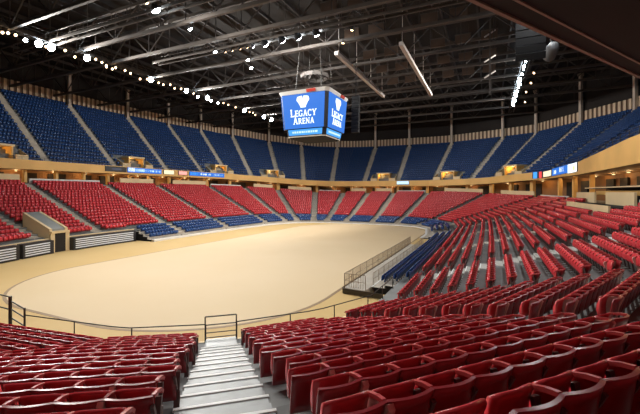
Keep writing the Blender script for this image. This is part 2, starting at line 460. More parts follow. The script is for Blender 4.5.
# dark soffit that juts out over the corner seats
A0=Vector((-0.9-4.3*0.545*1.6, 9.7-4.3*0.84*1.6, 12.0)); dirv=Vector((0.545,0.838,0)); nrm=Vector((0.838,-0.545,0))
A0=Vector(at_px(480,0,d=9.4)); A1=Vector(at_px(640,75,d=15.4)); dv=(A1-A0); dv.z=0; dv.normalize(); nv=Vector((dv.y,-dv.x,0))
za=12.0
S0_=A0-dv*6.0; S1_=A1+dv*3.0
b=MB(); q=[S0_,S1_,S1_+nv*5.2,S0_+nv*5.2]
b.hexa([Vector((v.x,v.y,za)) for v in q]+[Vector((v.x,v.y,za+1.1)) for v in q])
struct(b.obj('ceiling_soffit','soffit'))
b=MB(); b.bar(Vector((S0_.x,S0_.y,za+0.02))-nv*0.06,Vector((S1_.x,S1_.y,za+0.02))-nv*0.06,0.12,0.16)
b.bar(Vector((S0_.x,S0_.y,za-0.02))+nv*0.55,Vector((S1_.x,S1_.y,za-0.02))+nv*0.55,0.07,0.06)
struct(b.obj('trim_soffit_lit','soffit_edge_lit'))

# ================================================================== SEATS
# one red seat of each detail; local x along the row, +y to the arena, z up, origin on the tread under the back
def back_mesh(name, m, nx=8, nz=5, w=0.522, zb=0.30, zt=0.84):
    b=MB(); t=0.042
    def pt(i,j,back):
        u=-1+2*i/nx; v=j/nz
        ztop_=zt-0.012*abs(u)**3
        z=zb+(ztop_-zb)*v
        y=0.065*u*u*(0.3+0.7*v) - 0.13*v
        if j==nz: y-=0.012
        return (u*w/2, y-(t if back else 0), z)
    for back in (0,1):
        for j in range(nz+1):
            for i in range(nx+1): b.v.append(pt(i,j,back))
    W=nx+1; K=W*(nz+1)
    def f(*q): b.f.append(q); b.m.append(0)
    for j in range(nz):
        for i in range(nx):
            a=j*W+i; f(a+1,a,a+W,a+W+1); a+=K; f(a,a+1,a+W+1,a+W)
    for i in range(nx):
        a=nz*W+i; f(a+1,a,a+K,a+K+1); a=i; f(a,a+1,a+1+K,a+K)
    for j in range(nz):
        a=j*W; f(a+W,a,a+K,a+K+W); a=j*W+nx; f(a,a+W,a+W+K,a+K)
    me=b.mesh(name,m,True)
    top=[p.index for p in me.polygons if all(abs(me.vertices[v].co.z-zt)<0.02 for v in p.vertices)]
    for i in top: me.polygons[i].use_smooth=False
    return me
def pan_mesh(name, m, nx=6, w=0.45, prof=None):
    b=MB()
    # folded-up seat: a curved plate standing in front of the back
    prof=prof or [(0.100,0.40),(0.110,0.56),(0.090,0.72),(0.060,0.80),(0.080,0.835),(0.125,0.81),(0.175,0.66),(0.175,0.50),(0.155,0.40)]
    n=len(prof)
    for i in range(nx+1):
        u=-1+2*i/nx
        for (y,z) in prof:
            b.v.append((u*w/2, y+0.05*u*u, z-0.03*abs(u)**3*(1 if z>0.6 else -0.3)))
    for i in range(nx):
        for k in range(n):
            k2=(k+1)%n; b.f.append((i*n+k,i*n+k2,(i+1)*n+k2,(i+1)*n+k)); b.m.append(0)
    b.f.append(tuple(range(n))[::-1]); b.m.append(0); b.f.append(tuple(nx*n+k for k in range(n))); b.m.append(0)
    return b.mesh(name,m,True)
def arm_mesh(name, m):
    b=MB(); pts=[(-0.08,0.815),(0.03,0.80),(0.18,0.755),(0.25,0.69)]
    for (ya,za_),(yb,zb_) in zip(pts,pts[1:]):
        b.bar((0,ya,za_),(0,yb,zb_),0.042,0.040)
    return b.mesh(name,m)
def standard_mesh(name, m):
    b=MB()
    b.bar((0,-0.02,0.0),(0,0.06,0.40),0.05,0.09); b.bar((0,0.05,0.36),(0,0.13,0.70),0.045,0.07); b.bar((0,0.02,0.45),(0,-0.11,0.72),0.04,0.05)
    b.box((0,0.0,0.015),(0.08,0.26,0.03))
    return b.mesh(name,m)
def endpanel_mesh(name, m):
    b=MB(); prof=[(-0.03,0.02),(0.10,0.02),(0.16,0.30),(0.27,0.52),(0.31,0.66),(0.28,0.72),(0.05,0.76),(-0.14,0.82),(-0.17,0.78),(-0.08,0.50),(-0.05,0.25)]
    n=len(prof)
    for x in (-0.035,0.035):
        for y,z in prof: b.v.append((x,y,z))
    b.f.append(tuple(range(n))[::-1]); b.f.append(tuple(range(n,2*n))); b.m+=[0,0]
    for k in range(n): b.f.append((k,(k+1)%n,n+(k+1)%n,n+k)); b.m.append(0)
    return b.mesh(name,m)
ME_BACK=back_mesh('red_seat_back','red'); ME_PAN=pan_mesh('red_seat_pan_lit','red_pan_lit'); ME_ARM=arm_mesh('red_seat_arm','arm')
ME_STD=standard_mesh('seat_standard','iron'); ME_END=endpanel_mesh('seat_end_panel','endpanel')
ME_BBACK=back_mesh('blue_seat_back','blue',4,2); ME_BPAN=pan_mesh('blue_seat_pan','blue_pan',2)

def arrays(me):
    v=np.zeros(len(me.vertices)*3); me.vertices.foreach_get('co',v)
    return v.reshape(-1,3),[tuple(p.vertices) for p in me.polygons]
def merge(parts):   # [(verts, faces, mat index)]
    V=[];Fc=[];Mi=[];n=0
    for v,f,mi in parts:
        V.append(v); Fc+= [tuple(n+i for i in q) for q in f]; Mi+=[mi]*len(f); n+=len(v)
    return np.concatenate(V),Fc,Mi
def boxarr(c,d):
    b=MB(); b.box(c,d); return np.array(b.v),b.f
# simple far seat: bent back of two leaves, folded pan
def far_seat(backz=0.84):
    b=MB()
    for sg in (-1,1):
        q=[(0,-0.02,0.36),(sg*0.25,0.05,0.36),(sg*0.25,-0.06,backz-0.02),(0,-0.14,backz)]
        o=[(x,y-0.035,z) for x,y,z in q]
        if sg<0: q=q[::-1]; o=o[::-1]
        n=len(b.v); b.v+=q+o; b.f+=[(n+3,n+2,n+1,n),(n+4,n+5,n+6,n+7),(n+1,n+2,n+6,n+5),(n+2,n+3,n+7,n+6),(n,n+1,n+5,n+4),(n+3,n,n+4,n+7)]
    p1=(np.array(b.v),b.f)
    b=MB(); q=[(-0.21,0.15,0.40),(0.21,0.15,0.40),(0.21,0.22,0.40),(-0.21,0.22,0.40),(-0.21,0.14,0.80),(0.21,0.14,0.80),(0.21,0.22,0.77),(-0.21,0.22,0.77)]
    b.hexa(q); p2=(np.array(b.v),b.f)
    return merge([(*p1,0),(*p2,1)])
FAR=far_seat()
_b=arrays(back_mesh('tmp_back','red',4,2)); _p=arrays(pan_mesh('tmp_pan','red_pan_lit',2)); _a=arrays(ME_ARM); _sd=arrays(ME_STD)
_off=lambda va,dx: (va[0]+np.array([dx,0,0]),va[1])
MID=merge([(*_b,0),(*_p,1),(*_off(_a,-0.26),2),(*_off(_sd,-0.26),3)])

def block_seats(sa, sb, t, wa, wb, pitch=0.52):
    q=np.linspace(sa,sb,max(30,int((sb-sa)*8))); x,y,a,c=bowl(q); X=x+a*t; Y=y+c*t
    Ls=np.concatenate([[0],np.cumsum(np.hypot(np.diff(X),np.diff(Y)))])
    Lu=Ls[-1]-wa-wb; n=int(Lu/pitch)
    if n<1: return []
    g=(Lu-n*pitch)/2
    d=wa+g+(np.arange(n)+0.5)*pitch
    return [(float(v),k,n) for k,v in enumerate(np.interp(d,Ls,q))]

# what stands in the seats' way: the tunnel in the far side stand, the upper vomitories
TUNNEL_S=154.7; TUNNEL_W=2.2; TUNNEL_ROWS=4
def vom(Xp, lo, hi): return s_at(Xp, T_F, zf1, lo, hi)
VOM_S=[vom(6,120,165),vom(141,100,150),vom(224,95,120),vom(274,90,110),vom(382,70,95),vom(445,66,82),vom(505,60,72)]
VOM_HALF=[3.3]*7
_sz=lambda s: ztop(s)-0.4
SUITE=sorted((s_at(609,TTOP-2.0,_sz,20,60),s_at(567,TTOP-2.0,_sz,20,60)))

def zret(s,j): return (z0(s)-0.12)*(1-0.21*(j+1))
red=[]; blue=[]      # (s,t,z,block,row,k,n,side)
for bi,(sa,sb) in enumerate(zip(LOW_AISLES,LOW_AISLES[1:])):
    if sb>167: continue
    for i in range(NROW):
        t=i*PITCH
        for s,k,n in block_seats(sa,sb,t,0.03 if bi==0 else AW/2+0.1+(0.25 if bi==4 else 0),AW/2+0.1+(0.25 if bi==3 else 0)):
            if bi==0: k=n-1-k
            if abs((s-TUNNEL_S))<TUNNEL_W/2*1.02/(1+0.0*t) and i<TUNNEL_ROWS: continue
            if i>=15 and SUITE[0]-0.3<s<SUITE[1]+0.3: continue
            red.append((s,t,float(zrow(s,i)),bi,i,k,n))
for sa,sb in zip(LOW_AISLES,LOW_AISLES[1:]):      # one more row on the walkway above the closed bleachers
    if sa<137: continue
    for s,k,n in block_seats(sa,sb,-0.80,AW/2+0.1,AW/2+0.1):
        if abs(s-TUNNEL_S)>TUNNEL_W/2+0.2 and s>145.0: red.append((s,-0.80,float(z0(s))-0.12,90,0,k,n))
for i in range(NROW):     # the block beside the near stairs, away to the near end
    for s,k,n in block_seats(-12.6,-4.6,i*PITCH,0.3,0.03):
        red.append((s,i*PITCH,float(zrow(s,i)),-1,i,n-1-k,n))
# retractable blue rows in front of the far end and the far side
for bi,(sa,sb) in enumerate(zip(LOW_AISLES,LOW_AISLES[1:])):
    if sa<51 or sb>137.8: continue
    for j in range(4):
        t=-0.85*(j+1)-0.75
        for s,k,n in block_seats(sa,sb,t,0.6,0.6):
            blue.append((s,t,float(zret(s,j)),'far%d'%bi,j,k,n))
for s,k,n in []: pass
for j in range(4):
    t=-0.85*(j+1)-0.75
    for s,k,n in block_seats(137.7,143.9,t,0.6,0.0):
        blue.append((s,t,float(zret(s,j)),'farend',j,k,n))
NEAR_BLUE=(14.6,45.5)
for j in range(3):
    t=-0.80-0.85*j
    for s,k,n in block_seats(NEAR_BLUE[0],NEAR_BLUE[1],t,0.1,0.6):
        blue.append((s,t,float(z0(s)-0.12-0.2*j),'near',j,k,n))
for bi,(sa,sb) in enumerate(zip(UP_AISLES,UP_AISLES[1:])):
    for i in range(NUP):
        t=TU+i*UP+0.55
        for s,k,n in block_seats(sa,sb,t,0.62,0.62):
            if i<4 and any(abs(s-v)*(1+0*t)<0.0+h/ (1.0) * 1.0 and np.linalg.norm(np.array(pos(s,t))[:2]-np.array(pos(v,t))[:2])<h+0.3 for v,h in zip(VOM_S,VOM_HALF)): continue
            blue.append((s,t,float(zu(s,i)),'up%d'%bi,i,k,n))

def split(seats, nmax, zmid=0.6):
    out=[]
    for r in seats:
        p=pos(r[0],r[1],r[2]+zmid); X,Y,d=[float(v) for v in px(p.x,p.y,p.z)]
        vis=d>0.6 and -25<X<665 and Y<440
        wide=d>0.3 and abs(X-320)<560
        out.append((d if vis else 1e6+d, wide, r))
    out.sort(key=lambda q:q[0])
    one=[r for d,w,r in out[:nmax] if d<1e6]
    rest=[r for d,w,r in out[len(one):] if w]
    return one,rest
red_one,red_rest=split(red,300)
blue_one,blue_rest=split(blue,300)

def yaw_of(s):
    a,c=facing(s); return math.atan2(float(-c),float(-a))-math.pi/2     # local +y points into the arena
def place_mass(name, seats, proto, mats, label, cat):
    V0,F0,M0=proto; n=len(V0); S=len(seats)
    V=np.zeros((S,n,3))
    s=np.array([r[0] for r in seats]); t=np.array([r[1] for r in seats]); z=np.array([r[2] for r in seats])
    x,y,a,c=bowl(s); X=x+a*t; Y=y+c*t
    a,c=facing(s); yw=np.arctan2(-c,-a)-math.pi/2; cs,sn=np.cos(yw),np.sin(yw)
    V[:,:,0]=X[:,None]+cs[:,None]*V0[None,:,0]-sn[:,None]*V0[None,:,1]
    V[:,:,1]=Y[:,None]+sn[:,None]*V0[None,:,0]+cs[:,None]*V0[None,:,1]
    V[:,:,2]=z[:,None]+V0[None,:,2]
    me=bpy.data.meshes.new(name)
    F=[tuple(k*n+i for i in f) for k in range(S) for f in F0]
    me.from_pydata(V.reshape(-1,3).tolist(),[],F)
    for m in mats: me.materials.append(M[m])
    me.polygons.foreach_set('material_index',M0*S)
    me.polygons.foreach_set('use_smooth',[m==1 for m in M0]*S)
    me.update()
    return stuff(link(name,me),label,cat)
def depth(r):
    p=pos(r[0],r[1],r[2]); return float(px(p.x,p.y,p.z)[2])
mid=[r for r in red_rest if depth(r)<34]; far=[r for r in red_rest if depth(r)>=34]
place_mass('red_seating', mid, MID, ['red','red_pan_lit','arm','iron'], 'rows of red folding seats in the middle distance of the lower bowl', 'seating')
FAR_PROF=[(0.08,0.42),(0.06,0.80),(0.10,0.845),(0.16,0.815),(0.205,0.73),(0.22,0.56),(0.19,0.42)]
FAR2=merge([(*arrays(back_mesh('tmp_back2','red',2,2,0.47)),0),(*arrays(pan_mesh('tmp_pan2','red_pan_lit',2,0.40,FAR_PROF)),1)])
place_mass('far_red_seating', far, FAR2, ['red','red_pan_lit'], 'far rows of red folding seats across the arena floor', 'seating')
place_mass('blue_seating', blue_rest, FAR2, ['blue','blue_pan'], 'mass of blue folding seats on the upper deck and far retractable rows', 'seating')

BLOCKW={-1:'left of the row bend',0:'left of the metal stairs',1:'right of the metal stairs',2:'past the second stairs',3:'past the third stairs',4:'past the fourth stairs'}
def red_label(r):
    s,t,z,bi,i,k,n=r
    return 'red folding seat, %s seat %s, %s row up from the rail'%(nth(k+1),BLOCKW.get(bi,'past the stairs number '+nth(bi+1)),nth(i+1))
RED_GROUP={-1:'red seats of the near end',0:'red seats left of the metal stairs',1:'red seats right of the metal stairs',2:'red seats between the second and third stairs',3:'red seats past the third stairs'}
proto=None
def build_red(r):
    s,t,z,bi,i,k,n=r
    p=pos(s,t,z)
    e=empty('red_folding_seat',p,yaw_of(s))
    tag(e,red_label(r),'seat',RED_GROUP.get(bi,'red seats of the near side stand'))
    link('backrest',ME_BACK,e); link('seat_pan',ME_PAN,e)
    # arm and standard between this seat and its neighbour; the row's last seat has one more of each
    # local +x runs against s
    lo_end = (bi==0 and False) or (bi>0 and k==0)
    hi_end = (k==0 and bi==0) or (k==n-1 and bi>0)
    a=link('armrest',ME_ARM,e); a.location=(0.26,0,0)
    if lo_end:
        q=link('end_panel',ME_END,e); q.location=(0.28,0,0); q['label']='pale enamel row end panel'
    else:
        l=link('leg',ME_STD,e); l.location=(0.26,0,0)
    if hi_end:
        a=link('armrest',ME_ARM,e); a.location=(-0.26,0,0)
        q=link('end_panel',ME_END,e); q.location=(-0.28,0,0); q['label']='pale enamel row end panel'
for r in red_one: build_red(r)
def blue_label(r):
    s,t,z,b,j,k,n=r
    if b=='near': return 'blue folding seat, %s along from the near end, %s row below the red seats'%(nth(k+1),nth(j+1))
    if b.startswith('far'):
        return 'blue retractable seat, %s along, %s row below the red seats, %s far block'%(nth(k+1),nth(j+1),nth(int(b[3:]) if b[3:].isdigit() else 29))
    bi=int(b[2:]); side='left' if s>95 else 'right'
    return 'blue upper deck seat, %s leftward in %s row, %s stair section from photo %s edge'%(nth(k+1),nth(j+1),nth(22-bi if side=='left' else max(1,bi)),side)
def build_blue(r):
    s,t,z,b,j,k,n=r
    e=empty('blue_folding_seat',pos(s,t,z),yaw_of(s))
    tag(e,blue_label(r),'seat','blue seats behind the railed platform' if b=='near' else 'blue upper deck seats' if b.startswith('up') else 'blue retractable seats')
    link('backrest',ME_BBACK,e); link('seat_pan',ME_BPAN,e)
    if b=='near':
        l=link('leg',ME_STD,e); l.location=(0.24,0,0)
for r in blue_one: build_blue(r)

# ------------------------------------------------------------------ retractable stands under the blue rows
def retract(name, s0, s1, nrow, h, extra, label):
    e=empty(name,pos((s0+s1)/2,-2,0)); inv=e.location.copy()
    tag(e,label,'seating stand')
    zr=(lambda s,j: zret(s,j)) if h is None else (lambda s,j: z0(s)-0.12-h*(j+1))
    b=MB()
    for j in range(nrow):
        ta=-1.43-0.85*j; tb=ta-0.85
        zt_=(lambda s,j=j: zr(s,j)); zb_=(lambda s,j=j: np.maximum(0.01,zr(s,j)-0.36))
        ring(b,[(FRONT_T-0.07 if j==0 else ta,zt_),(tb-0.10,zt_),(tb-0.10,zb_)],s0,s1)
    o=b.obj('deck','platform',e); o.location=-inv
    b=MB(); tb=-1.43-0.85*nrow
    ring(b,[(tb-0.12,lambda s:z0(s)*0+0.02),(tb-0.12,lambda s:zr(s,nrow-1)+0.01),(tb-extra,lambda s:zr(s,nrow-1)+0.01),(tb-extra,lambda s:z0(s)*0)],s0,s1)
    o=b.obj('front_board','white',e); o.location=-inv
    for s in (s0,s1):
        b=MB()
        for j in range(nrow):
            ta=FRONT_T-0.07 if j==0 else -1.43-0.85*j; tb=-1.43-0.85*(j+1)
            zt_=float(zr(s,j))
            p,q=pos(s,ta),pos(s,tb)
            b.quad(p,q,q+Vector((0,0,zt_)),p+Vector((0,0,zt_)))
        o=b.obj('end_panel','black',e); o.location=-inv
retract('retractable_stand',46.2,144.0,4,None,0.5,'long retractable stand of blue seats curving round the far end of the floor')
retract('retractable_stand',NEAR_BLUE[0]-0.3,45.5,2,0.20,0.2,'retractable stand of blue seats behind the railed platform by the floor')
# low stairs in the retractable rows
for s in [q for q in LOW_AISLES if 43<q<138]:
    P=pos(s,0); x,y,a,c=[float(v) for v in bowl(s)]; N=Vector((a,c,0)); T=Vector((-c,a,0)); b=MB()
    for j in range(-1,4):
        ta=FRONT_T+0.35-0.85*j; zt_=float((z0(s)-0.12)*(1-0.21*(j+0.5)))
        if zt_<0.03: continue
        q=[P+N*(ta-0.42-0.85)-T*0.55,P+N*(ta-0.42-0.85)+T*0.55,P+N*(ta-0.85)+T*0.55,P+N*(ta-0.85)-T*0.55]
        b.hexa([v+Vector((0,0,zt_-0.2)) for v in q]+[v+Vector((0,0,zt_)) for v in q])
    struct(b.obj('stairs_retractable','stair'))

# railed platform on the near side of the floor
e=empty('platform',pos(26,-5,0)); inv=e.location.copy(); tag(e,'grey railed platform between the arena floor and the blue seats','platform')
PT0,PT1=-5.0,-3.36; PS0,PS1=12.9,36.5; PZ=0.42
b=MB(); ring(b,[(PT0,0.0),(PT0,PZ),(PT1,PZ),(PT1,0.0)],PS0,PS1,0,0.5,True); o=b.obj('deck','platform',e); o.location=-inv
b=MB(); ring(b,[(PT0-0.05,0.05),(PT0-0.05,PZ+0.03),(PT0+0.02,PZ+0.03),(PT0+0.02,0.05)],PS0,PS1,0,0.5,True)
p,q=pos(PS0-0.03,PT0,PZ/2),pos(PS0-0.03,PT1+1.2,PZ/2); b.bar(p,q,0.08,PZ*0.8); o=b.obj('edge_trim','rail',e); o.location=-inv

def railing(name,label,path,h,nmid,spacing,r,m,pick=None,picket=0,cat='railing',group=None):
    e=empty(name,path[0]); inv=e.location.copy(); tag(e,label,cat,group)
    path=[Vector(p) for p in path]
    b=MB(); b.tube([p+Vector((0,0,h)) for p in path],r); o=b.obj('top_rail',m,e,True); o.location=-inv
    for k in range(nmid):
        zz=h*(k+1)/(nmid+1); b=MB(); b.tube([p+Vector((0,0,zz)) for p in path],r*0.8); o=b.obj('mid_rail',m,e,True); o.location=-inv
    L=[0]
    for p,q in zip(path,path[1:]): L.append(L[-1]+(q-p).length)
    def along(d):
        for k in range(len(path)-1):
            if d<=L[k+1]+1e-6: return path[k].lerp(path[k+1],(d-L[k])/max(1e-6,L[k+1]-L[k]))
        return path[-1]
    n=max(1,round(L[-1]/spacing))
    for k in range(n+1):
        p=along(L[-1]*k/n); b=MB(); b.tube([p,p+Vector((0,0,h))],r*1.1); o=b.obj('post',m,e,True); o.location=-inv
    if picket:
        b=MB(); n=int(L[-1]/picket)
        for k in range(n+1):
            p=along(L[-1]*k/n); b.bar(p+Vector((0,0,0.08)),p+Vector((0,0,h)),r*0.9)
        o=b.obj('baluster_panel',m,e); o.location=-inv
    return e
RT=FRONT_T+0.08
def rp(s0,s1,t,zf,n=None):
    n=n or max(2,int((s1-s0)/0.8)+1)
    return [pos(s,t,float(zf(s))) for s in np.linspace(s0,s1,n)]
zw=lambda s: float(z0(s)-0.12)
railing('front_railing','dark steel front railing running right from the stair gate',rp(0.42,12.9,RT,zw),0.74,0,2.6,0.024,'rail')
railing('front_railing','dark steel front railing running left from the stair gate',rp(-10.3,-0.95,RT,zw),0.74,0,2.6,0.024,'rail')
railing('platform_railing','bronze balustrade along the floor edge of the platform',rp(PS0,PS1-0.3,PT0+0.1,lambda s:PZ),1.0,1,1.6,0.022,'rail_tan',picket=0.16)
railing('platform_railing','bronze balustrade in front of the blue seats on the platform',rp(PS0+2.0,PS1-0.3,PT1+0.02,lambda s:PZ),0.85,1,1.4,0.022,'rail_tan',picket=0.3)
railing('platform_railing','short bronze balustrade closing the near end of the platform',[pos(PS0+0.05,PT0+0.1,PZ),pos(PS0+0.05,PT1,PZ)],1.0,1,1.2,0.022,'rail_tan',picket=0.16)
# stair gate
e=empty('stair_gate',pos(-0.25,RT,zw(0))); tag(e,'square dark steel gate frame at the foot of the metal stairs','gate')
e.rotation_euler=(0,0,math.atan2(Tn.y,Tn.x)); h=1.08; w=1.24
for sx in (-1,1):
    b=MB(); b.tube([(sx*w/2,0,0),(sx*w/2,0,h)],0.03); b.obj('post','rail',e)
b=MB(); b.tube([(-w/2,0,h),(w/2,0,h)],0.028); b.obj('top_rail','rail',e)
for zz in (0.74,0.42,0.22): b=MB(); b.tube([(-w/2,0,zz),(w/2,0,zz)],0.02 if zz<0.5 else 0.024); b.obj('mid_rail','rail',e)
b=MB(); b.box((0,0,0.03),(w,0.06,0.08)); b.obj('kick_plate','rail',e)
# far left stair rails at the near end
e=empty('stair_railing',pos(-9.3,RT,zw(0))); inv=e.location.copy(); tag(e,'dark stair railing with thick posts going down to the floor','railing')
pA=pos(-10.3,RT,zw(-8)); pB=pos(-11.4,RT-0.1,zw(-9)); pC=pos(-13.6,RT-0.2,zw(-9))
for nm,a_,b_,ha,hb in (('top_rail',pA,pB,1.0,1.25),('mid_rail',pA,pB,0.62,0.9),('lower_rail',pA,pB,0.25,0.5),('top_rail',pB,pC,1.42,1.42),('mid_rail',pB,pC,0.85,0.85)):
    b=MB(); b.tube([a_+Vector((0,0,ha)),b_+Vector((0,0,hb))],0.03); o=b.obj(nm,'rail',e); o.location=-inv
for p,h,r in ((pA,1.05,0.045),(pB,1.45,0.075),(pC,1.45,0.05)):
    b=MB(); b.tube([p,p+Vector((0,0,h))],r); o=b.obj('post','rail',e); o.location=-inv

# ------------------------------------------------------------------ closed telescopic bleachers on the far side (black, pale nosings)
def bleacher(s0,s1,label):
    e=empty('closed_bleacher',pos((s0+s1)/2,-2,0)); inv=e.location.copy(); tag(e,label,'bleacher')
    b=MB(); ring(b,[(FRONT_T-0.08,0.0),(-2.3,0.0),(-2.3,1.5),(FRONT_T-0.08,1.55)],s0,s1,0,0.5,True); o=b.obj('body','banner',e); o.location=-inv
    for k in range(5):
        zz=0.22+0.25*k; b=MB(); ring(b,[(-2.29,zz),(-2.38,zz),(-2.38,zz+0.12),(-2.29,zz+0.12)],s0+0.5,s1-0.25,0,0.5,True); o=b.obj('nosing_strip','stripe',e); o.location=-inv
bleacher(144.4,153.5,'long black closed bleacher with pale strips beside the blue seats')
bleacher(155.9,159.9,'black closed bleacher with pale strips left of the tan tunnel')
bleacher(160.3,166.0,'black closed bleacher with pale strips at the frame edge')

# tunnel through the far side stand
P=pos(TUNNEL_S,0); x,y,a,c=[float(v) for v in bowl(TUNNEL_S)]; N=Vector((a,c,0)); T=Vector((-c,a,0))
def TP(l,t,z): return P+T*l+N*t+Vector((0,0,z))
r_=float(rise(TUNNEL_S)); zz0=float(z0(TUNNEL_S)); w=TUNNEL_W/2
tt1=TUNNEL_ROWS*PITCH-SEATB-0.1
def zs(t): return zz0+r_*(t+SEATB)/PITCH
e=empty('vomitory_tunnel',TP(0,FRONT_T,0)); inv=e.location.copy(); tag(e,'tan tunnel mouth with grey sloping roof in the far side seats','tunnel')
b=MB(); b.hexa([TP(-w+0.3,-1.4,zs(-1.4)+0.95),TP(w-0.3,-1.4,zs(-1.4)+0.95),TP(w-0.3,tt1,zs(tt1)+1.15),TP(-w+0.3,tt1,zs(tt1)+1.15),TP(-w+0.3,-1.4,zs(-1.4)+1.20),TP(w-0.3,-1.4,zs(-1.4)+1.20),TP(w-0.3,tt1,zs(tt1)+1.40),TP(-w+0.3,tt1,zs(tt1)+1.40)])
o=b.obj('roof_slab','tunnel_top',e); o.location=-inv
for sg in (-1,1):
    b=MB(); l0,l1=sg*w,sg*(w-0.32)
    b.hexa([TP(l0,-1.5,zs(-1.5)-0.6),TP(l1,-1.5,zs(-1.5)-0.6),TP(l1,tt1,zs(tt1)-0.5),TP(l0,tt1,zs(tt1)-0.5),TP(l0,-1.5,zs(-1.5)+1.30),TP(l1,-1.5,zs(-1.5)+1.30),TP(l1,tt1,zs(tt1)+1.40),TP(l0,tt1,zs(tt1)+1.40)])
    o=b.obj('parapet','cream',e); o.location=-inv
for l in (-w+0.2,w-0.2):
    b=MB(); b.hexa([TP(l-0.24,-1.75,0),TP(l+0.24,-1.75,0),TP(l+0.24,-1.62,0),TP(l-0.24,-1.62,0),TP(l-0.24,-1.75,2.2),TP(l+0.24,-1.75,2.2),TP(l+0.24,-1.62,2.2),TP(l-0.24,-1.62,2.2)])
    o=b.obj('pier','cream',e); o.location=-inv
b=MB(); b.hexa([TP(-w,-1.85,2.2),TP(w,-1.85,2.2),TP(w,-1.3,2.45),TP(-w,-1.3,2.45),TP(-w,-1.85,2.45),TP(w,-1.85,2.45),TP(w,-1.3,2.45),TP(-w,-1.3,2.45)])
o=b.obj('lintel_beam','cream',e); o.location=-inv
b=MB(); b.hexa([TP(-w+0.4,-1.72,0),TP(w-0.4,-1.72,0),TP(w-0.4,-1.64,0),TP(-w+0.4,-1.64,0),TP(-w+0.4,-1.72,2.2),TP(w-0.4,-1.72,2.2),TP(w-0.4,-1.64,2.2),TP(-w+0.4,-1.64,2.2)])
o=b.obj('dark_doorway','dark',e); o.location=-inv  # dark panel added for the shade inside the tunnel mouth

# ------------------------------------------------------------------ concourse: parapets, doorways, piers, lamps
def slab_ring(name,m,s0,s1,t0,t1,zb,zt_):
    b=MB(); ring(b,[(t0,zb),(t0,zt_),(t1,zt_),(t1,zb)],s0,s1,0,0.5,True); return struct(b.obj(name,m))
gaps=[a for a in LOW_AISLES if 6<a<165]
for k,(a,c) in enumerate(zip(gaps,gaps[1:])):
    L=c-a
    lo=a+0.55; hi=c-0.55
    if k%3==1:
        slab_ring('wall_parapet','white',lo,hi,TTOP+0.12,TTOP+0.3,lambda s:ztop(s)-0.1,lambda s:ztop(s)+0.72)
    else:
        slab_ring('wall_parapet','cream',lo,(lo+hi)/2+L*0.2,TTOP+0.12,TTOP+0.3,lambda s:ztop(s)-0.1,lambda s:ztop(s)+1.3)
sv_=S_UP0; k=0
while sv_<S_UP1-3:
    step=4.2 if sv_<60 or sv_>105 else 2.6
    if not 24<sv_<47.5: slab_ring('pier_concourse','tan',sv_,sv_+0.35,17.0,17.6,lambda s:ztop(s),zf0)
    slab_ring('doorway_shade_panel','dark',sv_+step*0.30,sv_+step*(0.62 if k%2 else 0.92),20.3,20.62,lambda s:ztop(s),lambda s:ztop(s)+(zf0(s)-ztop(s))*0.85)  # dark panels stand for shade in the doorways and darken the concourse
    sv_+=step; k+=1
def lamp_point(name,loc,w,col,parent,size=0.2):
    l=bpy.data.lights.new(name,'POINT'); l.energy=w; l.color=col; l.shadow_soft_size=size
    o=link(name,l,parent); o.location=loc; return o
lampn=0
s=S_UP0+2
while s<S_UP1-2:
    p=pos(s,19.0,float(zf0(s))-0.02)
    e=empty('concourse_lamp',p); lampn+=1
    tag(e,'round warm ceiling lamp over the concourse, %s counted anticlockwise from the near side'%nth(lampn),'lamp','concourse ceiling lamps')
    b=MB(); b.lathe([(0.24,0),(0.26,-0.05),(0.20,-0.10)],12); b.obj('housing','black',e)
    b=MB(); b.lathe([(0.19,-0.09),(0.17,-0.14),(0.05,-0.16)],12); b.obj('lens','lamp_c',e)
    lamp_point('concourse_lamp_light',(0,0,-0.32),CONC_W,(1.0,0.62,0.26),e)
    s+=5.0 if (s<60 or s>105) else 4.0

# suite boxes under the upper deck on the near side
zc=lambda s: ztop(s)
sa,sb=SUITE
e=empty('suite_box',pos((sa+sb)/2,15,float(ztop(40)))); inv=e.location.copy(); tag(e,'tan parapet box in front of the dark concourse suite beside the near seats','suite box')
zb=float(ztop(40))-0.75
def rb(nm,m,s0,s1,t0,t1,z0_,z1_):
    b=MB(); ring(b,[(t0,z0_),(t0,z1_),(t1,z1_),(t1,z0_)],s0,s1,0,0.5,True); o=b.obj(nm,m,e); o.location=-inv
rb('front_panel','cream',sa,sb,TTOP-2.05,TTOP-1.9,zb-0.05,zb+0.95)
rb('foot_strip','white',sa,sb,TTOP-2.1,TTOP-2.06,zb-0.12,zb+0.2)
rb('counter','black',sa-0.3,sb+0.3,TTOP-1.89,TTOP+0.1,zb+0.70,zb+0.85)
rb('side_wall','black',sa-0.2,sa,TTOP-1.9,TTOP+0.1,zb-0.3,zb+0.7)
rb('side_wall','black',sb,sb+0.2,TTOP-1.9,TTOP+0.1,zb-0.3,zb+0.7)
rb('upper_panel','tan',sa+0.3,sb+0.5,TTOP+1.0,TTOP+1.15,zb+1.75,zb+2.2)
rb('canopy','dark',sa-2.6,sb+1.6,TTOP+0.2,TTOP+2.6,zb+2.45,zb+2.6)
rb('canopy_edge','cream',sa-2.6,sb+1.6,TTOP+0.14,TTOP+0.2,zb+2.5,zb+2.6)
rb('end_block','black',sa-3.2,sa-0.3,TTOP+0.7,TTOP+2.5,zb+0.0,zb+2.45)
rb('back_screen','dark',sa-4.0,sb+2.0,TTOP+2.6,TTOP+2.7,zb+0.0,zb+2.6)
for s in (sb+1.2,):
    rb('post','black',s,s+0.25,TTOP+0.3,TTOP+0.5,zb+0.0,zb+2.45)
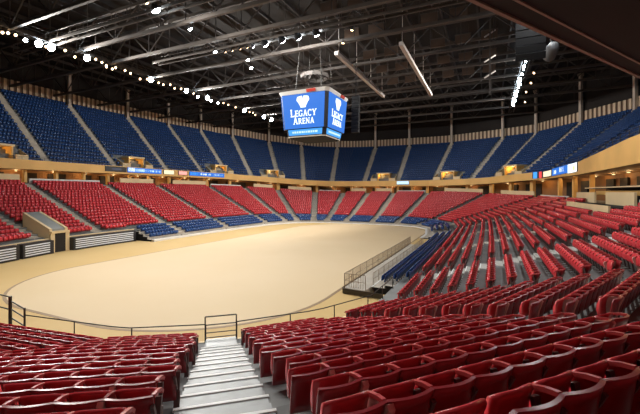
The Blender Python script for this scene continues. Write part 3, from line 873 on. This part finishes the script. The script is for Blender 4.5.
# vomitories of the upper deck
VL=['upper vomitory box above the tunnel end of the far side','upper vomitory box behind the long ribbon display','upper vomitory box past the ribbon displays','upper vomitory box just before the far corner','upper vomitory box in the middle of the far end','upper vomitory box right of the far end middle','upper vomitory box in the far corner near the scoreboard']
for v,lab in zip(VOM_S,VL):
    zb=float(zf1(v))-0.5; x,y,a,c=[float(q) for q in bowl(v)]
    e=empty('upper_vomitory',pos(v,TU,zb),math.atan2(c,a)-math.pi/2)   # local +y outwards
    tag(e,'tan lit '+lab,'vomitory')
    W=1.7; D=3.6; Hh=2.45
    for sx in (-1,1):
        b=MB(); b.hexa([(sx*W,0.9,0),(sx*(W-0.22),0.9,0),(sx*(W-0.22),D,0),(sx*W,D,0),(sx*W,0.9,Hh),(sx*(W-0.22),0.9,Hh),(sx*(W-0.22),D,Hh),(sx*W,D,Hh)]); b.obj('side_wall','tan',e)
        b=MB(); b.box((sx*(W+0.85),0.35,0.62),(1.7,0.14,1.25)); b.obj('front_parapet','cream',e)
        b=MB(); b.hexa([(sx*(W+1.7),0.3,0),(sx*(W+1.55),0.3,0),(sx*(W+1.55),2.4,0),(sx*(W+1.7),2.4,0),(sx*(W+1.7),0.3,1.25),(sx*(W+1.55),0.3,1.25),(sx*(W+1.55),2.4,2.3),(sx*(W+1.7),2.4,2.3)]); b.obj('wing_wall','cream',e)
    b=MB(); b.box((0,D/2+0.4,Hh+0.14),(2*W+0.3,D-0.7,0.28)); b.obj('roof_slab','cream',e)
    b=MB(); b.box((0,D-0.05,1.3),(2*W,0.15,2.6)); b.obj('back_wall','tan',e)
    b=MB(); b.box((0.6,D-0.16,1.0),(1.1,0.1,2.0)); b.obj('dark_doorway','dark',e)
    b=MB(); b.lathe([(0.16,0),(0.15,-0.08),(0.05,-0.12)],10,(-0.7,D-1.3,Hh)); b.obj('lamp_lens','lamp_c',e)
    lamp_point('vomitory_light',(-0.7,D-1.4,Hh-0.35),CONC_W*0.6,(1.0,0.62,0.22),e,0.15)

# railing along the near part of the upper deck front
railing('upper_railing','thin dark railing on the upper deck front at the near side',rp(S_UP0+0.5,58.0,T_F+0.12,lambda s:float(zfp(s)),60),0.75,1,2.4,0.03,'rail')
railing('upper_railing','thin dark railing on the upper deck front along the far side',rp(108.0,S_UP1-0.5,T_F+0.12,lambda s:float(zf1(s)),60),0.45,0,3.0,0.02,'rail')

# ------------------------------------------------------------------ ribbon displays on the fascia
def ribbon(x0,x1,lo,hi,segs,label,top=0.12,hgt=0.95):
    sa=s_at(x0,T_F,zf1,lo,hi); sb=s_at(x1,T_F,zf1,lo,hi)
    if sa>sb: sa,sb=sb,sa; flip=True
    else: flip=False
    e=empty('ribbon_display',pos((sa+sb)/2,T_F-0.1,float(zfp((sa+sb)/2))-0.6)); inv=e.location.copy(); tag(e,label,'display','fascia ribbon displays')
    zt_=lambda s:zfp(s)-top; zb=lambda s:zfp(s)-top-hgt
    b=MB(); ring(b,[(T_F-0.14,zb),(T_F-0.14,zt_),(T_F-0.01,zt_),(T_F-0.01,zb)],sa,sb,0,0.4,True); o=b.obj('cabinet','banner',e); o.location=-inv
    for (f0,f1,v0,v1,m) in segs:      # fractions of the width as the photo runs, and of the height from the bottom
        if flip: g0,g1=sb+(sa-sb)*f1, sb+(sa-sb)*f0
        else: g0,g1=sa+(sb-sa)*f0, sa+(sb-sa)*f1
        zb2=(lambda s,v0=v0:zfp(s)-top-hgt*(1-v0)); zt2=(lambda s,v1=v1:zfp(s)-top-hgt*(1-v1))
        b=MB(); ring(b,[(T_F-0.17,zb2),(T_F-0.17,zt2),(T_F-0.145,zt2),(T_F-0.145,zb2)],g0,g1,0,0.4,True); o=b.obj('screen_panel',m,e); o.location=-inv
def words_(x0,x1,n,m,v0=0.3,v1=0.7):
    out=[]; r=random.Random(int(x0*100)+n); x=x0
    w=(x1-x0)/n
    for k in range(n):
        out.append((x+w*0.1,x+w*(0.6+0.3*r.random()),v0,v1,m)); x+=w
    return out
ribbon(105,126,100,150,[(0.3,0.75,0.35,0.65,'screen_d')],'dark ribbon display left of the lit one on the far fascia')
ribbon(127,161,100,150,[(0,1,0.0,1.0,'screen'),(0.02,0.2,0.2,0.95,'screen_w'),(0.2,0.62,0.25,0.8,'screen_c')]+words_(0.64,0.98,4,'screen_c'),'bright blue and white ribbon display on the far fascia')
ribbon(163,174,100,150,[(0.05,0.95,0.05,0.95,'screen_t')],'tan ribbon display on the far fascia')
ribbon(178,187,100,150,[(0.05,0.95,0.1,0.9,'screen_p')],'pink ribbon display on the far fascia')
ribbon(189,224,95,140,[(0,1,0,1,'screen'),(0.03,0.28,0.2,0.8,'screen_l')]+words_(0.36,0.7,4,'screen_w')+words_(0.74,0.98,3,'screen_c'),'long blue ribbon display before the far corner')
ribbon(397,409,70,95,[(0,1,0.1,0.95,'screen_c')],'small pale ribbon display in the middle of the far end')
ribbon(533,543,40,70,[(0.1,0.5,0,1,'screen_l'),(0.7,0.95,0,1,'screen_r')],'narrow blue and red ribbon display at the near side',0.0,1.2)
ribbon(543,553,40,70,[(0.1,0.9,0.1,0.9,'screen_t')],'beige ribbon display at the near side',0.0,1.2)
ribbon(553,569,40,70,[(0,1,0,1,'screen'),(0.12,0.3,0.2,0.7,'screen_w'),(0.5,0.75,0.3,0.9,'screen_w')],'blue ribbon display with white figures at the near side',0.0,1.2)
ribbon(569,578,40,70,[(0,1,0,1,'screen_w'),(0.3,0.7,0.2,0.7,'screen_g')],'white ribbon display with green mark at the near side',0.0,1.3)

# ================================================================== SCOREBOARD
SBX,SBY=-22.6,44.6
sbZ0,sbZ1=15.4,20.3
def letters2d(text, h, small):
    """strokes of serif capitals as quads in a unit plane: list of 4 points; the width comes back too"""
    out=[]; x=0.0
    def seg(a,b_,w,ox,sc):
        a=Vector((a[0],a[1])); b2=Vector((b_[0],b_[1])); d=(b2-a).normalized(); n=Vector((-d.y,d.x))*w/2
        out.append([(ox+p.x*sc,p.y*sc) for p in (a-n,b2-n,b2+n,a+n)])
    for k,ch in enumerate(text):
        sc=h if k==0 else h*small; W=0.62; T_=0.17; t_=0.10
        S=lambda a,b_,w: seg(a,b_,w,x,sc)
        def serif(cx,y): S((cx-0.15,y),(cx+0.15,y),0.07)
        if ch=='L': S((0.15,0),(0.15,1),T_); serif(0.15,0.965); S((0.0,0.05),(W,0.05),t_); S((W-0.04,0),(W-0.04,0.26),0.08)
        elif ch=='E':
            S((0.15,0),(0.15,1),T_); S((0,0.05),(W,0.05),t_); S((0,0.95),(W-0.03,0.95),t_); S((0.15,0.52),(0.48,0.52),t_); S((W-0.04,0),(W-0.04,0.24),0.08); S((W-0.06,0.78),(W-0.06,1),0.08); S((0.48,0.40),(0.48,0.64),0.07)
        elif ch in 'CG':
            W=0.72
            pts=[(0.38+0.34*math.cos(a),0.5+0.47*math.sin(a)) for a in np.linspace(math.radians(48),math.radians(312),10)]
            for p,q in zip(pts,pts[1:]): S(p,q,0.14)
            S((0.62,0.72),(0.62,0.98),0.08)
            if ch=='G': S((0.60,0.05),(0.60,0.42),0.15); S((0.44,0.42),(0.74,0.42),0.08)
        elif ch=='A':
            W=0.80; S((0.12,0),(0.40,1),0.10); S((0.68,0),(0.40,1),T_); S((0.22,0.33),(0.58,0.33),0.09); serif(0.12,0.035); serif(0.68,0.035)
        elif ch=='Y':
            W=0.78; S((0.39,0),(0.39,0.5),T_); S((0.39,0.46),(0.1,1),T_); S((0.39,0.46),(0.68,1),0.10); serif(0.39,0.035); serif(0.1,0.965); serif(0.68,0.965)
        elif ch=='R':
            W=0.74; S((0.15,0),(0.15,1),T_); serif(0.15,0.035); S((0,0.95),(0.4,0.95),t_); S((0.15,0.5),(0.4,0.5),t_)
            pts=[(0.38+0.2*math.cos(a),0.725+0.225*math.sin(a)) for a in np.linspace(math.pi/2,-math.pi/2,6)]
            for p,q in zip(pts,pts[1:]): S(p,q,0.14)
            S((0.36,0.5),(0.66,0.03),0.15); S((0.6,0.04),(0.76,0.04),0.08)
        elif ch=='N':
            W=0.80; S((0.13,0),(0.13,1),0.09); S((0.67,0),(0.67,1),0.09); S((0.11,0.98),(0.69,0.02),0.17); serif(0.13,0.035); serif(0.67,0.965); S((0,0.965),(0.14,0.965),0.07)
        x+=(W+0.10)*sc
    return out,x-0.10*h*small
sb=empty('scoreboard',(SBX,SBY,sbZ0-1.2)); tag(sb,'four-sided blue video scoreboard with white lettering hanging over the floor','scoreboard')
HW=3.6                     # half width at the top of a screen
HB=3.28                    # at its foot
zt,zb=sbZ1-0.45-(sbZ0-1.2),sbZ0-(sbZ0-1.2)
def frust(b,w0,w1,za_,zb_,ch0,ch1,mi=0):
    def ringp(w,c,z): return [(w-c,-w,z),(w,-w+c,z),(w,w-c,z),(w-c,w,z),(-w+c,w,z),(-w,w-c,z),(-w,-w+c,z),(-w+c,-w,z)]
    n=len(b.v); b.v+=ringp(w0,ch0,za_)+ringp(w1,ch1,zb_)
    for k in range(8): b.f.append((n+k,n+(k+1)%8,n+8+(k+1)%8,n+8+k)); b.m.append(mi)
    b.f.append(tuple(n+k for k in range(8))[::-1]); b.f.append(tuple(n+8+k for k in range(8))); b.m+=[mi,mi]
b=MB(); frust(b,HB-0.06,HW-0.06,zb-0.05,zt+0.05,0.40,0.40); b.obj('body','banner',sb)
b=MB(); frust(b,HW-0.05,HW+0.15,zt+0.05,zt+0.50,0.4,0.4); rim=b.obj('top_rim','white',sb); rim['label']='white painted top rim'
b=MB(); frust(b,HW-0.4,HW-0.6,zt+0.50,zt+0.72,0.4,0.4); b.obj('top_cover','black',sb)
b=MB(); frust(b,2.85,2.98,0.25,zb-0.06,0.4,0.4); lower=b.obj('lower_ring','banner',sb)
def plane_pt(face,u,v,out,w0,w1,z0_,z1_):       # face 0:-Y 1:+X 2:+Y 3:-X ; u,v in 0..1
    w=w0+(w1-w0)*v; z=z0_+(z1_-z0_)*v; hx=(w-0.44)*(2*u-1)
    p=Vector((hx,-w-out,z)); return Matrix.Rotation(math.pi/2*face,3,'Z')@p
EMB=[[(0.30,0.00),(0.70,0.00),(0.72,0.12),(0.28,0.12)],[(0.28,0.12),(0.72,0.12),(0.84,0.40),(0.16,0.40)],[(0.16,0.40),(0.84,0.40),(0.98,0.62),(0.02,0.62)],
     [(0.02,0.62),(0.98,0.62),(0.96,0.78),(0.04,0.78)],[(0.04,0.78),(0.47,0.78),(0.44,0.99),(0.10,0.94)],[(0.53,0.78),(0.96,0.78),(0.90,0.94),(0.56,0.99)]]
for f in range(4):
    P_=lambda u,v,o: plane_pt(f,u,v,o,HB,HW,zb,zt)
    b=MB(); b.hexa([P_(0,0,0),P_(1,0,0),P_(1,0,-0.05),P_(0,0,-0.05),P_(0,1,0),P_(1,1,0),P_(1,1,-0.05),P_(0,1,-0.05)]); scr=b.obj('screen','screen',sb)
    b=MB()
    for line,hh,yb in (('LEGACY',1.06,0.345),('ARENA',0.98,0.125)):
        q,Wd=letters2d(line,hh,0.82); Wm=2*(HB-0.44)+0.5; k=Wm*0.64/Wd if line=='LEGACY' else Wm*0.53/Wd
        for poly in q:
            pts=[(0.5+(x*k-Wd*k/2)/Wm, yb+yy*min(1.0,k)/(zt-zb)) for x,yy in poly]
            b.hexa([P_(u,v,0.004) for u,v in pts]+[P_(u,v,0.03) for u,v in pts])
    b.obj('lettering','screen_w',scr)
    b=MB()
    for poly in EMB:
        pts=[(0.5+(x-0.5)*0.31, 0.60+yy*0.34) for x,yy in poly]
        b.hexa([P_(u,v,0.004) for u,v in pts]+[P_(u,v,0.03) for u,v in pts])
    b.obj('emblem','screen_w',scr)
    Q_=lambda u,v,o: plane_pt(f,u,v,o,2.85,2.98,0.25,zb-0.06)
    b=MB(); b.hexa([Q_(0,0.12,0.02),Q_(1,0.12,0.02),Q_(1,0.12,-0.05),Q_(0,0.12,-0.05),Q_(0,0.97,0.02),Q_(1,0.97,0.02),Q_(1,0.97,-0.05),Q_(0,0.97,-0.05)]); lr=b.obj('ribbon_screen','screen_l',sb)
    b=MB(); r2=random.Random(f+3); u=0.12
    while u<0.88:
        du=0.03+0.05*r2.random(); b.hexa([Q_(u,0.42,0.025),Q_(u+du,0.42,0.025),Q_(u+du,0.70,0.025),Q_(u,0.70,0.025),Q_(u,0.42,0.04),Q_(u+du,0.42,0.04),Q_(u+du,0.70,0.04),Q_(u,0.70,0.04)]) if False else b.hexa([Q_(u,0.42,0.022),Q_(u+du,0.42,0.022),Q_(u+du,0.70,0.022),Q_(u,0.70,0.022),Q_(u,0.42,0.045),Q_(u+du,0.42,0.045),Q_(u+du,0.70,0.045),Q_(u,0.70,0.045)])
        u+=du+0.018
    b.obj('ribbon_pattern','screen_c',lr)
    P3=Matrix.Rotation(math.pi/2*f,3,'Z')
    b=MB(); b.hexa([P3@Vector(v) for v in [(0.6,-HW-0.10,zt+0.12),(1.9,-HW-0.10,zt+0.12),(1.9,-HW+0.1,zt+0.12),(0.6,-HW+0.1,zt+0.12),(0.6,-HW-0.22,zt+0.45),(1.9,-HW-0.22,zt+0.45),(1.9,-HW+0.1,zt+0.45),(0.6,-HW+0.1,zt+0.45)]]); q_=b.obj('rim_panel','redpatch',sb); q_['label']='red panel on the white rim'
b=MB(); frust(b,2.80,2.86,0.12,0.24,0.4,0.4); q_=b.obj('base_rim','white',sb); q_['label']='white rim under the lower ring'
b=MB(); frust(b,2.6,2.76,0.0,0.11,0.4,0.4); b.obj('base_plate','black',sb)
for sx in (-1,1):
    for sy in (-1,1):
        b=MB(); b.tube([(sx*2,sy*2,zt+0.6),(sx*1.2,sy*1.2,Z_ROOF-1-(sbZ0-1.2))],0.05); b.obj('hoist_cable','rail',sb)
b=MB()
for k in range(10):
    a=2*math.pi*k/10; a2=2*math.pi*(k+1)/10
    b.bar((1.9*math.cos(a),1.9*math.sin(a),zt+3.2),(1.9*math.cos(a2),1.9*math.sin(a2),zt+3.2),0.22,0.5)
    b.bar((1.9*math.cos(a),1.9*math.sin(a),zt+3.2),(0,0,zt+4.2),0.12)
b.obj('hoist_ring','steel',sb)

# ================================================================== LAMPS
def make_lamp(p, big, label, group, warm=False, aim=None, dim=1.0, cone=165):
    r=0.46 if big else (0.17 if warm else 0.24)
    e=empty('flood_lamp',p); tag(e,label,'lamp',group)
    aim=Vector(aim if aim else (BX,BY,0)); d=(aim-Vector(p)).normalized()
    q=d.to_track_quat('-Z','Y').to_matrix().to_4x4()
    b=MB(); b.lathe([(r*0.35,0.30*r/0.22),(r*0.9,0.14*r/0.22),(r*1.1,0.0),(r*1.02,0.0)],12); o=b.obj('housing','black',e,False); o.matrix_local=q
    b=MB(); b.lathe([(r,-0.01),(r*0.75,-0.10*r/0.22),(r*0.2,-0.14*r/0.22)],12); o=b.obj('lens','lamp_y' if warm else 'lamp_w',e,True); o.matrix_local=q
    b=MB(); b.bar((0,0,0.1),(0,0,0.75),0.06); b.obj('bracket','black',e)
    if not warm or big:
        l=bpy.data.lights.new('flood_light','SPOT'); l.energy=(FLOOD_W if big else SMALL_W)*dim
        l.color=(1.0,0.95,0.88) if not warm else (1.0,0.8,0.6); l.spot_size=math.radians(cone); l.spot_blend=0.6; l.shadow_soft_size=0.35
        o=link('flood_light',l,e); o.matrix_local=Matrix.Translation(d*(0.45 if not big else 0.6))@q
    return e
zl=25.9
def rigY(X,xp):      # where the sight line through pixel column xp meets the line x = X
    k=(xp-320)/360.0; # u = k d ; direction
    vx=k*CA-SA; vy=k*SA+CA; tt=(X-CAM[0])/vx; return CAM[1]+vy*tt
big_l=[(40,1),(52,1),(85,1),(150,1),(184,0),(205,1),(243,1),(262,1),(270,0)]
small_l=[3,9,15,24,47,62,75,94,98,103,107,112,116,123,129,141,145,157,163,168,173,178,190,197,210,216,222,228,234,247,252,256]
n=0
allx=sorted([(x,1) for x,_ in big_l]+[(x,0) for x in small_l])
for x,bg in allx:
    n+=1; Y=rigY(-52.3,x)
    dz=0.0 if bg else random.uniform(-0.35,0.25)
    warm=not bg and x not in (24,184,197,205,210,216)
    make_lamp((-52.3+random.uniform(-0.3,0.9),Y,zl+dz),bool(bg),('large white' if bg else 'small warm' if warm else 'small white')+' flood lamp, %s from the near end of the far side catwalk'%nth(n),'far side catwalk lamps',warm,(2,Y*0.6+17,4),1.0,130)
def rigYy(X,z,yp):    # depth from pixel row on line x = X, level z
    d=360*(z-CAM[2])/(192-yp); return CAM[1]+(d+ (X-CAM[0])*SA)/CA
n=0
for yp,bg in ((50,0),(56,0),(61,0),(66,0),(69,0),(74,0),(79,0),(83,1),(87,0),(91,0),(95,1),(100,1),(104,1)):
    n+=1; make_lamp((4.3,rigYy(4.3,zl,yp),zl),bool(bg),('large' if bg else 'small')+' white flood lamp, %s along the near side catwalk'%nth(n),'near side catwalk lamps',False,(-57,rigYy(4.3,zl,yp)*0.8,10),2.2,70)
n=0
for Y in (18.0,23.0,28.0,33.0,38.0,43.0):      # the catwalk runs on behind the soffit; unseen lamps added for overhead light
    n+=1; make_lamp((4.3,Y,zl),True,'unseen flood lamp added behind the soffit, %s from the near end'%nth(n),'near side catwalk lamps',False,(-8,Y-2,0),0.25)
for X in (-34.0,-28.0,-22.0,-16.0,-10.0):  # unseen lamps added so the near seat rims catch light from above
    n+=1; make_lamp((X,12.5,zl),True,'unseen flood lamp added over the near end seats, %s from the near side'%nth(n),'added near end lamps',False,(X+5,3,4),0.5)
n=0
for xp,yp in ((534,73),(531,83),(526,92),(525,102)):
    n+=1; p=at_px(xp,yp,z=25.9); make_lamp(p,False,'small warm lamp beside the near side catwalk, %s going away'%nth(n),'warm side lamps',True)
n=0
for xp,bg,warm in ((225,0,1),(232,0,1),(240,0,1),(247,0,1),(253,0,0),(265,1,0),(282,1,0),(298,1,0),(316,1,0)):
    n+=1; k=(xp-320)/360.0; vx=k*CA-SA; vy=k*SA+CA; tt=(38.0-CAM[1])/vy
    make_lamp((CAM[0]+vx*tt,38.0,zl),bool(bg),('large white' if bg else 'small warm' if warm else 'small white')+' flood lamp, %s along the catwalk before the scoreboard'%nth(n),'cross catwalk lamps',bool(warm),(BX,90,4),0.25,120)
n=0
for xp,yp,bg,warm in ((156,10,1,0),(147,3,0,1),(190,29,0,0),(215,52,0,0),(248,60,0,0),(251,68,0,0),(343,43,0,1),(352,30,0,1)):
    n+=1; make_lamp(at_px(xp,yp,z=25.9),bool(bg),('large white' if bg else 'small warm' if warm else 'small white')+' lamp hung alone among the trusses, %s of them from the near end'%nth(n),'lone truss lamps',bool(warm))

# ------------------------------------------------------------------ things hung in the roof
# black loudspeaker cluster
p=at_px(530,42,d=36.0)
e=empty('speaker_cluster',p); tag(e,'black loudspeaker cluster hanging in the near side of the roof','loudspeaker')
for k in range(5):
    M4=Matrix.Translation((0,0,1.5-0.72*k))@Matrix.Rotation(0.12*k,4,'X')
    b=MB(); b.hexa([M4@Vector(v) for v in [(-1.3,-0.5,-0.33),(1.3,-0.5,-0.33),(1.0,0.6,-0.30),(-1.0,0.6,-0.30),(-1.3,-0.5,0.33),(1.3,-0.5,0.33),(1.0,0.6,0.30),(-1.0,0.6,0.30)]]); b.obj('speaker_box','black',e)
b=MB(); b.bar((-1.2,0,2.0),(1.2,0,2.0),0.2); b.bar((-0.9,0,2.0),(-0.9,0,Z_ROOF-p.z-0.9),0.06); b.bar((0.9,0,2.0),(0.9,0,Z_ROOF-p.z-0.9),0.06); b.obj('fly_frame','black',e)
p=at_px(356,118,d=54.0)
e=empty('line_array',p); tag(e,'tall black line array speaker hanging behind the scoreboard','loudspeaker')
for k in range(9):
    b=MB(); b.box((0,-0.04*k,3.0-0.62*k),(1.1,0.7,0.56)); b.obj('speaker_box','black',e)
b=MB(); b.bar((0,0,3.3),(0,0,Z_ROOF-p.z-0.9),0.08); b.obj('hanging_rod','black',e)
p=at_px(551,52,d=37.0)
e=empty('spotlight',p); tag(e,'grey follow spotlight hung beside the black speaker cluster','spotlight')
b=MB(); b.lathe([(0.35,-0.9),(0.55,-0.7),(0.6,0.5),(0.45,0.9)],12); o=b.obj('body','spot_grey',e,True); o.rotation_euler=(0.9,0.3,0)
b=MB(); b.bar((0,0,0),(0,0,Z_ROOF-p.z-0.9),0.08); b.obj('hanging_rod','steel',e)
# hanging pole with struts
p=at_px(490,95,d=50.0)
e=empty('hanging_pole',p); tag(e,'thin grey hanging pole with short slanted struts near the far corner','pole')
b=MB(); b.bar((0,0,0),(0,0,Z_ROOF-p.z-0.2),0.22); b.obj('shaft','steel',e)
for zz in (2.8,5.0,8.5,11.5):
    b=MB(); b.bar((-0.7,-0.2,zz-0.4),(0.7,0.2,zz+0.5),0.16); b.obj('strut','pale_steel',e)
# acoustic baffles
n=0
for Y in (39.0,47.0,55.5,63.0,71.0):
    for X in (-18,-14.5,-7.5,-4,-0.5):
        b=MB(); b.box((0,0,0),(2.1,0.25,1.2)); b.box((0,0,0.66),(2.2,0.32,0.12),1); b.bar((-0.8,0,0.6),(-0.8,0,1.9),0.04,mi=1); b.bar((0.8,0,0.6),(0.8,0,1.9),0.04,mi=1)
        o=b.obj('acoustic_baffle',['baffle','steel']); o.location=(X,Y,29.2); o.rotation_euler=(0.0,0,0)
        tag(o,'brown acoustic baffle hanging between the roof trusses','baffle','acoustic baffles')
